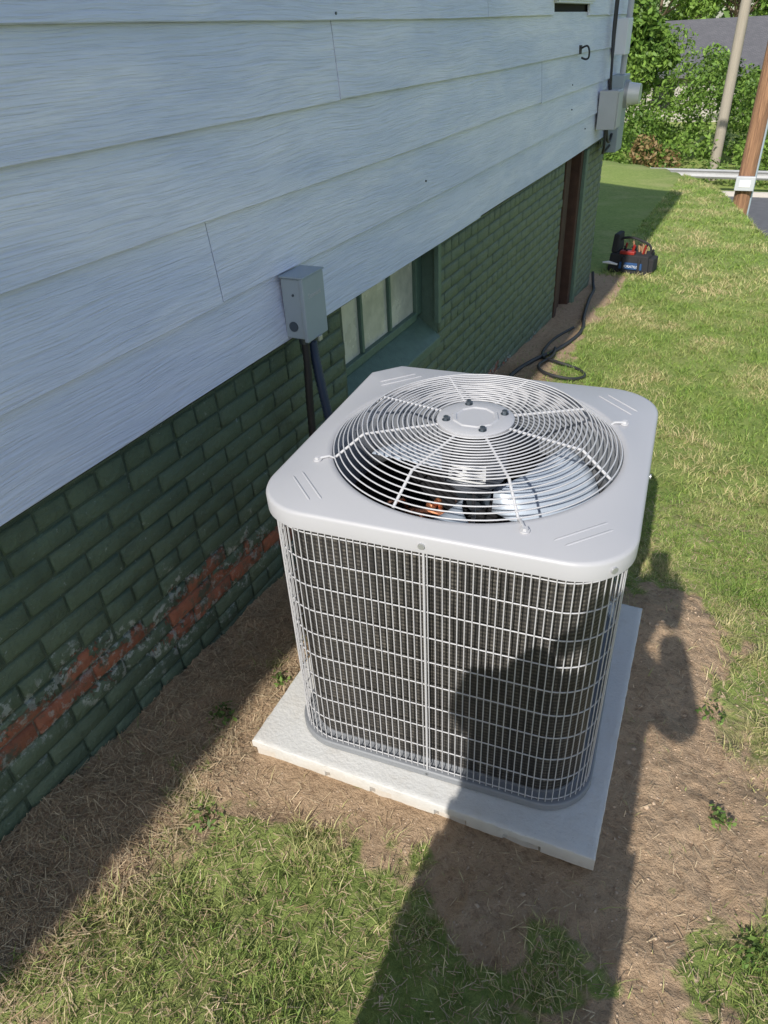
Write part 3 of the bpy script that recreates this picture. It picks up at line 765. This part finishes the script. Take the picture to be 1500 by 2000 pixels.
m=MB(); m.box(-.055,-.02,-.2425,-.2405,.45,.49); m.box(-.055,-.02,-.23,-.2,.521,.523); m.obj('warning_sticker',M['red'],A)
m=MB(); m.box(.01,.05,-.2625,-.2605,.40,.45); m.obj('sticker',M['white'],A)
m=MB(); m.tube(smooth_path([(.02,-.07,.66),(.05,-.20,.66),(.05,-.30,.66),(.05,-.31,.5)]),.005,8); m.obj('motor_leads',M['blackrub'],A,True)

# ------------------------------------------------------------ line set on the ground
m=MB()
def gp(x,y,dz=.012): return (x,y,float(gz(x,y))+dz)
p=smooth_path([(-1.30,7.28,-.40),gp(-1.27,7.2,.03),gp(-1.22,7.0,.02),gp(-1.18,6.6),gp(-1.10,6.0),gp(-1.02,5.5),gp(-1.07,5.0),gp(-1.16,4.6),gp(-1.20,4.2),gp(-1.12,3.8),gp(-1.05,3.3),gp(-1.0,2.8),gp(-.95,2.3),(-.85,1.95,.1)],10); m.tube(p,.014,10)
p=smooth_path([gp(-1.10,5.6),gp(-1.16,5.15),gp(-1.13,4.75),gp(-1.0,4.62,.03),gp(-.84,4.58),gp(-.77,4.45),gp(-.84,4.32,.03),gp(-1.0,4.33,.04),gp(-1.09,4.5,.03),gp(-1.06,4.75,.03),gp(-1.10,5.0)],10); m.tube(p,.010,10)
m.obj('refrigerant_line',M['blackrub'],None,True)

# ------------------------------------------------------------ tool bag
gzb=float(gz(-1.04,7.9)); TB=empty('tool_bag',(-1.03,7.92,gzb+.005),rad(-8))
def tap(x0,x1,y0,y1,z0,z1,k=.9):
    cx=(x0+x1)/2;cy=(y0+y1)/2
    V=[(x0,y0,z0),(x1,y0,z0),(x1,y1,z0),(x0,y1,z0)]+[(cx+(a-cx)*k,cy+(b_-cy)*k,z1) for a,b_ in ((x0,y0),(x1,y0),(x1,y1),(x0,y1))]
    return V,[(0,3,2,1),(4,5,6,7),(0,1,5,4),(1,2,6,5),(2,3,7,6),(3,0,4,7)]
m=MB(); m.add(*tap(-.21,.21,-.13,.13,0,.19,.93)); m.add(*tap(-.20,-.13,-.10,.12,.19,.37,.8)); m.box(.17,.245,-.09,.09,.02,.16); m.box(-.06,-.03,-.157,-.13,.01,.17); m.box(.10,.13,-.157,-.13,.01,.17); m.obj('bag_body',M['bagblk'],TB,bevel=.015)
m=MB(); m.add(*tap(-.09,.15,-.148,-.12,.05,.115,.95)); m.obj('front_pocket',M['blue'],TB,bevel=.006)
m=MB(); m.box(-.10,.05,-.125,-.06,.188,.222); m.obj('red_pouch',M['red'],TB,bevel=.008)
m=MB(); m.tube(smooth_path([(-.16,0,.17),(-.14,0,.30),(-.03,0,.33),(.10,0,.30),(.17,0,.26),(.19,0,.16)]),.012,8); m.obj('handle',M['bagblk'],TB,True)
m=MB()
for k in range(7):
    x=random.uniform(.0,.17); y=random.uniform(-.08,.1); m.tube([(x,y,.15),(x+random.uniform(-.04,.04),y+random.uniform(-.04,.04),random.uniform(.23,.30))],random.uniform(.007,.013),8)
m.obj('tool_handles',M['tan'],TB,True)
m=MB()
for k in range(8):
    x=random.uniform(-.1,.17); y=random.uniform(-.1,.1); m.tube([(x,y,.15),(x+random.uniform(-.05,.05),y-.02,random.uniform(.22,.29))],.011,8)
m.obj('black_tool_grips',M['black'],TB,True)
m=MB()
for k in range(4):
    x=random.uniform(-.1,.15); y=random.uniform(-.05,.1); m.tube([(x,y,.15),(x+.03,y-.02,random.uniform(.24,.29))],.010,8)
m.obj('red_tool_grips',M['red'],TB,True)
m=MB(); m.tube([(-.25,-.17,.10),(-.19,-.16,.105),(-.10,-.15,.09)],[.008,.016,.010],8); m.obj('white_bottle',M['white'],TB,True)
tc=D.curves.new('bag_lettering','FONT'); tc.body='HORATIUS'; tc.size=.034; tc.extrude=.0008; tc.align_x='CENTER'
to=D.objects.new('bag_lettering',tc); to.location=(.03,-.1495,.07); to.rotation_euler=(rad(86),0,0); tc.materials.append(M['white']); link(to,TB)

# ------------------------------------------------------------ utility poles
U=empty('utility_pole',(-.27,18.5,0)); 
m=MB(); m.tube([(0,0,-3.2),(0,0,1),(0,0,6.2)],[.175,.16,.13],18); m.obj('pole',M['poleb'],U,True)
box('pole_box',-.19,.19,-.28,-.17,-1.52,-1.24,M['boxgrey2'],U,.01)
box('pole_box_panel',-.11,.11,-.29,-.282,-1.45,-1.31,M['white'],U,.004)
m=MB(); m.tube([(.17,0,-2.6),(.17,0,-.2),(.15,0,4.5)],.03,8); m.obj('riser_conduit',M['boxgrey'],U,True)
m=MB(); m.box(-1.1,1.1,-.2,-.1,5.6,5.75); m.obj('crossarm',M['poleb'],U)
U2=empty('utility_pole',(-1.46,28.0,0)); m=MB(); m.tube([(0,0,-3.1),(0,0,2),(0,0,8)],[.17,.15,.12],18); m.obj('pole',M['poleg'],U2,True)
m=MB(); m.box(-1.1,1.1,-.2,-.1,7.2,7.35); m.obj('crossarm',M['poleg'],U2)

# ------------------------------------------------------------ foliage
def leaves(name,clumps,size,parent=None,cols=((.075,.16,.028),(.28,.43,.08)),up=.5,inner=.45):
    Vs=[];Cs=[]
    for (cx,cy,cz,rx,ry,rz,n) in clumps:
        d=rng.normal(size=(n,3)); d/=np.linalg.norm(d,axis=1)[:,None]
        rr=rng.uniform(inner,1.0,n)**.5; lump=.8+.4*fbm(d[:,0]*2+cx,d[:,2]*2+cy,2,3,3)
        p=d*(rr*lump)[:,None]*np.array([rx,ry,rz])+np.array([cx,cy,cz])
        nrm=d*.6+rng.normal(size=(n,3))*.7+np.array([0,0,up]); nrm/=np.linalg.norm(nrm,axis=1)[:,None]
        t_=np.cross(nrm,rng.normal(size=(n,3))); t_/=np.linalg.norm(t_,axis=1)[:,None]; b_=np.cross(nrm,t_)
        s=(size*rng.uniform(.6,1.4,n))[:,None]
        V=np.stack([p-t_*s,p-b_*s*.45,p+t_*s,p+b_*s*.45],1); Vs.append(V)
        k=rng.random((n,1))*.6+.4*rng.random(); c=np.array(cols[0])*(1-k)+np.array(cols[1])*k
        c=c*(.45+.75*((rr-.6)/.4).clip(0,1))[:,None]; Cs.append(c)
    V=np.concatenate(Vs); c=np.concatenate(Cs); n=len(V)
    me=D.meshes.new(name); me.vertices.add(n*4); me.vertices.foreach_set('co',V.ravel()); me.loops.add(n*4); me.loops.foreach_set('vertex_index',np.arange(n*4))
    me.polygons.add(n); me.polygons.foreach_set('loop_start',np.arange(n)*4); me.polygons.foreach_set('loop_total',np.full(n,4)); me.update(calc_edges=True)
    at=me.attributes.new('Col','FLOAT_COLOR','POINT'); cc=np.ones((n,4,4)); cc[:,:,:3]=c[:,None,:]; at.data.foreach_set('color',cc.ravel())
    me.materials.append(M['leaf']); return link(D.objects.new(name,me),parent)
cl=[]
for k in range(240):
    y=random.uniform(27.0,35); x=random.uniform(-13,7); top=.15+.6*math.sin(x*1.7)*.6+(y-30)*.05
    if y<28.3: top=-1.6+random.uniform(-.3,.5)
    if x<-4.0 and y>28: top+=1.1
    if -3.9<x<-2.8: top-=.4
    r=random.uniform(.4,.9); z=random.uniform(-2.6,top-r*.6)
    if random.random()<.4: z=top-r*.6
    cl.append((x,y,z,r,r,r*.85,int(350*r/.7)))
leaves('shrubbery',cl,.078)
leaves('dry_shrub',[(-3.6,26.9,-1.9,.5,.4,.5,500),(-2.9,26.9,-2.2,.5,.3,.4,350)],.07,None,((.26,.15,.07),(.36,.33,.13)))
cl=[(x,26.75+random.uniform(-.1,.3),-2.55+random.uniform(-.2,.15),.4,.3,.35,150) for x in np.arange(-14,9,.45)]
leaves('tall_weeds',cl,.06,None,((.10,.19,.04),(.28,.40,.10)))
cl=[]
for (x,y,r,n) in ((-1.10,1.02,.05,60),(-1.02,1.20,.04,40),(-.93,.72,.05,50),(-.46,.36,.03,22),(-.60,.33,.03,22),(.20,1.62,.05,45),(.24,1.25,.04,40),(.33,.95,.05,60),(-1.0,1.45,.05,50),(.05,.60,.03,26)):
    cl.append((x,y,float(gz(x,y))+.014,r,r,.014,n))
leaves('weeds',cl,.0085,None,((.13,.24,.05),(.27,.40,.10)),1.5,.0)
def tree(x,y,h,cr,seed):
    random.seed(seed); T=empty('tree',(x,y,float(gz0(x,y))-.1)); m=MB()
    m.tube([(0,0,0),(.05,.03,h*.3),(.0,.1,h*.55),(.1,0,h*.85)],[.2*h/7,.15*h/7,.11*h/7,.03],10); cl=[]
    for k in range(9):
        a=random.uniform(0,6.28); z0=h*random.uniform(.3,.6); L=cr*random.uniform(.5,.9); z1=z0+h*random.uniform(.12,.32)
        e=(L*math.cos(a),L*math.sin(a),z1); m.tube([(0,0.05,z0),(e[0]*.5,e[1]*.5,(z0+z1)/2+.1),e],[.07*h/7,.05*h/7,.02],7)
        for q_ in range(3):
            r=cr*random.uniform(.22,.38); cl.append((e[0]+random.uniform(-.5,.5),e[1]+random.uniform(-.5,.5),e[2]+random.uniform(-.3,.8),r,r,r*.8,230))
    for k in range(6):
        r=cr*random.uniform(.25,.4); cl.append((random.uniform(-.5,.5)*cr,random.uniform(-.5,.5)*cr,h*random.uniform(.7,.95),r,r,r*.8,230))
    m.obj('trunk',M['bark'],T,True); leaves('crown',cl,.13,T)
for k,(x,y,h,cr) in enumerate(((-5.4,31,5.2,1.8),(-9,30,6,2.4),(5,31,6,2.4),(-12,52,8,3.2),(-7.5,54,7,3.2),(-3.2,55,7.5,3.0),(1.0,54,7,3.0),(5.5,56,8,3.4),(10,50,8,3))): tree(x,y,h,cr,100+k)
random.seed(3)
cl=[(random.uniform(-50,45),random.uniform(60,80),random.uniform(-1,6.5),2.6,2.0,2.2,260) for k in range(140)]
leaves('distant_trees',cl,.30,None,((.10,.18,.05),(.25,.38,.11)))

# neighbour house
NH=empty('neighbour_house')
m=MB(); m.box(-7.2,9.5,41.0,48.5,-2.95,-.55); m.obj('walls',M['nwall'],NH)
V=[(-7.6,40.5,-.55),(10,40.5,-.55),(10,44.8,1.55),(-7.2,44.8,1.55),(10,49,-.55),(-7.6,49,-.55)]; V+=[(a,b_,c_-.12) for a,b_,c_ in V]
m=MB(); m.add(V,[(0,1,2,3),(3,2,4,5),(6,9,8,7),(9,11,10,8),(0,6,7,1),(1,7,8,2),(2,8,10,4),(4,10,11,5),(5,11,9,3),(3,9,6,0)]); m.obj('roof',M['shingle'],NH)
mobj('gable',[(-7.2,41,-.6),(-7.2,48.5,-.6),(-7.2,44.8,1.35)],[(0,2,1)],M['nwall'],NH)
m=MB()
for x in (-5,-1,3,7): m.box(x-.5,x+.5,40.97,41.02,-2.0,-.9)
m.obj('windows',M['dark'],NH)

# ------------------------------------------------------------ photographer (stands behind the camera)
PH=empty('photographer')
def skin(name,nodes,edges,mat,sub=1,parent=PH):
    me=D.meshes.new(name); me.from_pydata([n_[:3] for n_ in nodes],edges,[]); o=link(D.objects.new(name,me),parent); me.materials.append(mat)
    sk=o.modifiers.new('skin','SKIN'); sk.use_smooth_shade=True
    for i,n_ in enumerate(nodes):
        sv=me.skin_vertices[0].data[i]; sv.radius=(n_[3],n_[4] if len(n_)>4 else n_[3]); sv.use_root=(i==0)
    ss=o.modifiers.new('sub','SUBSURF'); ss.levels=sub; ss.render_levels=sub
    return o
cx=-.125; yb=-.36; hx=-.02
body=[(cx,yb,.92,.235,.13),(cx,yb,1.10,.225,.12),(cx,yb+.01,1.27,.22,.12),(cx+.01,yb+.02,1.41,.17,.10),(cx+.07,yb+.03,1.50,.065,.065),
 (cx-.17,yb+.02,1.42,.07),(cx-.20,yb+.13,1.20,.055),(cx-.03,yb+.27,1.42,.04),
 (cx+.19,yb+.02,1.42,.07),(cx+.295,yb+.12,1.24,.055),(cx+.21,yb+.24,1.45,.042)]
skin('shirt',body,[(0,1),(1,2),(2,3),(3,4),(3,5),(5,6),(6,7),(3,8),(8,9),(9,10)],M['shirt'],2)
legs=[(cx,yb,.90,.23,.13),(cx-.125,yb,.80,.125),(cx-.125,yb+.01,.50,.11),(cx-.125,yb-.02,.14,.07),(cx+.115,yb,.80,.125),(cx+.115,yb+.01,.50,.11),(cx+.12,yb-.02,.14,.07)]
skin('trousers',legs,[(0,1),(1,2),(2,3),(0,4),(4,5),(5,6)],M['cloth'],2)
for s in (-1,1): skin('shoe',[(cx+s*.122,yb-.05,.10,.045),(cx+s*.125,yb+.06,.085,.045,.035),(cx+s*.13,yb+.16,.08,.04,.028)],[(0,1),(1,2)],M['black'],2)
skin('head',[(hx-.02,yb+.03,1.50,.06),(hx,yb+.04,1.57,.065),(hx,yb+.055,1.64,.085,.10),(hx,yb+.04,1.71,.085,.10),(hx,yb+.035,1.755,.055)],[(0,1),(1,2),(2,3),(3,4)],M['skin'],2)
skin('hair_mass',[(hx,yb-.01,1.66,.085,.06),(hx,yb+.02,1.73,.092,.095),(hx,yb+.05,1.775,.07,.08)],[(0,1),(1,2)],M['hair'],2)
skin('nose',[(hx,yb+.145,1.67,.010),(hx,yb+.16,1.64,.014)],[(0,1)],M['skin'])
m=MB(); 
for s in (-1,1): m.cyl((hx+s*.033,yb+.138,1.675),.011,.006,14,'y')
m.obj('eyes',M['ink'],PH,True)
m=MB(); m.tube([(hx-.022,yb+.145,1.603),(hx,yb+.152,1.60),(hx+.022,yb+.145,1.603)],.005,8); m.obj('mouth',M['red'],PH,True)
for s in (-1,1): skin('ear',[(hx+s*.09,yb+.04,1.67,.012,.02),(hx+s*.093,yb+.035,1.64,.010,.015)],[(0,1)],M['skin'])

# ------------------------------------------------------------ camera
right=Vector((.9003,.4329,-.0467)); fwd=Vector((-.3821,.7375,-.5606)).normalized()
right=(right-fwd*right.dot(fwd)).normalized(); up=right.cross(fwd).normalized()
cam=D.cameras.new('camera'); cam.sensor_fit='VERTICAL'; cam.sensor_height=24; cam.lens=24*1380/2000; cam.clip_start=.02; cam.clip_end=1000
cob=link(D.objects.new('camera',cam)); Rm=Matrix((right,up,-fwd)).transposed().to_4x4(); cob.matrix_world=Matrix.Translation((0,0,1.64))@Rm
sc.camera=cob
PM=Matrix.Translation((0,0,1.64))@Rm
def loc(v): return PM@Vector(v)
V=[loc(v) for v in [(a-.0,b_-.05,c_) for a in (-.038,.038) for b_ in (-.08,.08) for c_ in (.012,.021)]]
mobj('phone',V,[(0,1,3,2),(4,6,7,5),(0,4,5,1),(2,3,7,6),(0,2,6,4),(1,5,7,3)],M['black'],PH)
for s,wr in ((-1,body[7]),(1,body[10])):
    w_=Vector(wr[:3]); pc=loc((s*.055,-.09,.045)); nodes=[(*w_,.032,.025),(*((w_+pc)/2),.032,.022),(*pc,.036,.018)]; ed=[(0,1),(1,2)]
    skin('palm',nodes,ed,M['skin'],1)
    for k in range(4):
        a=loc((s*.058,-.06-.019*k,.05)); b_=loc((s*.058,-.056-.019*k,.024)); c_=loc((s*.048,-.054-.019*k,.006-.0))
        skin('finger_%d'%(k+1),[(*a,.009),(*b_,.0085),(*c_,.008)],[(0,1),(1,2)],M['skin'],1)
    a=loc((s*.062,-.11,.055)); b_=loc((s*.045,-.085,.045)); c_=loc((s*.025,-.07,.032)); skin('thumb',[(*a,.012),(*b_,.011),(*c_,.009)],[(0,1),(1,2)],M['skin'],1)

# ------------------------------------------------------------ light
el=36; az=-1.2
d=Vector((math.sin(rad(az))*math.cos(rad(el)),math.cos(rad(az))*math.cos(rad(el)),-math.sin(rad(el))))
sl=D.lights.new('sun','SUN'); sl.energy=5.0; sl.angle=rad(.53); sl.color=(1,.955,.89)
so=link(D.objects.new('sun',sl)); so.rotation_euler=d.to_track_quat('-Z','Y').to_euler(); so.location=(-3,-20,15)
wd=D.worlds.new('World'); sc.world=wd; wd.use_nodes=True; nt=wd.node_tree
sky=nt.nodes.new('ShaderNodeTexSky'); sky.sky_type='NISHITA'; sky.sun_disc=False; sky.sun_elevation=rad(el); sky.sun_rotation=rad(180+az)
bg=nt.nodes['Background']; bg.inputs[1].default_value=.15; nt.links.new(sky.outputs[0],bg.inputs[0])
sc.view_settings.view_transform='Standard'; sc.view_settings.look='None'; sc.view_settings.exposure=0
print('grass blades',len(gxs))
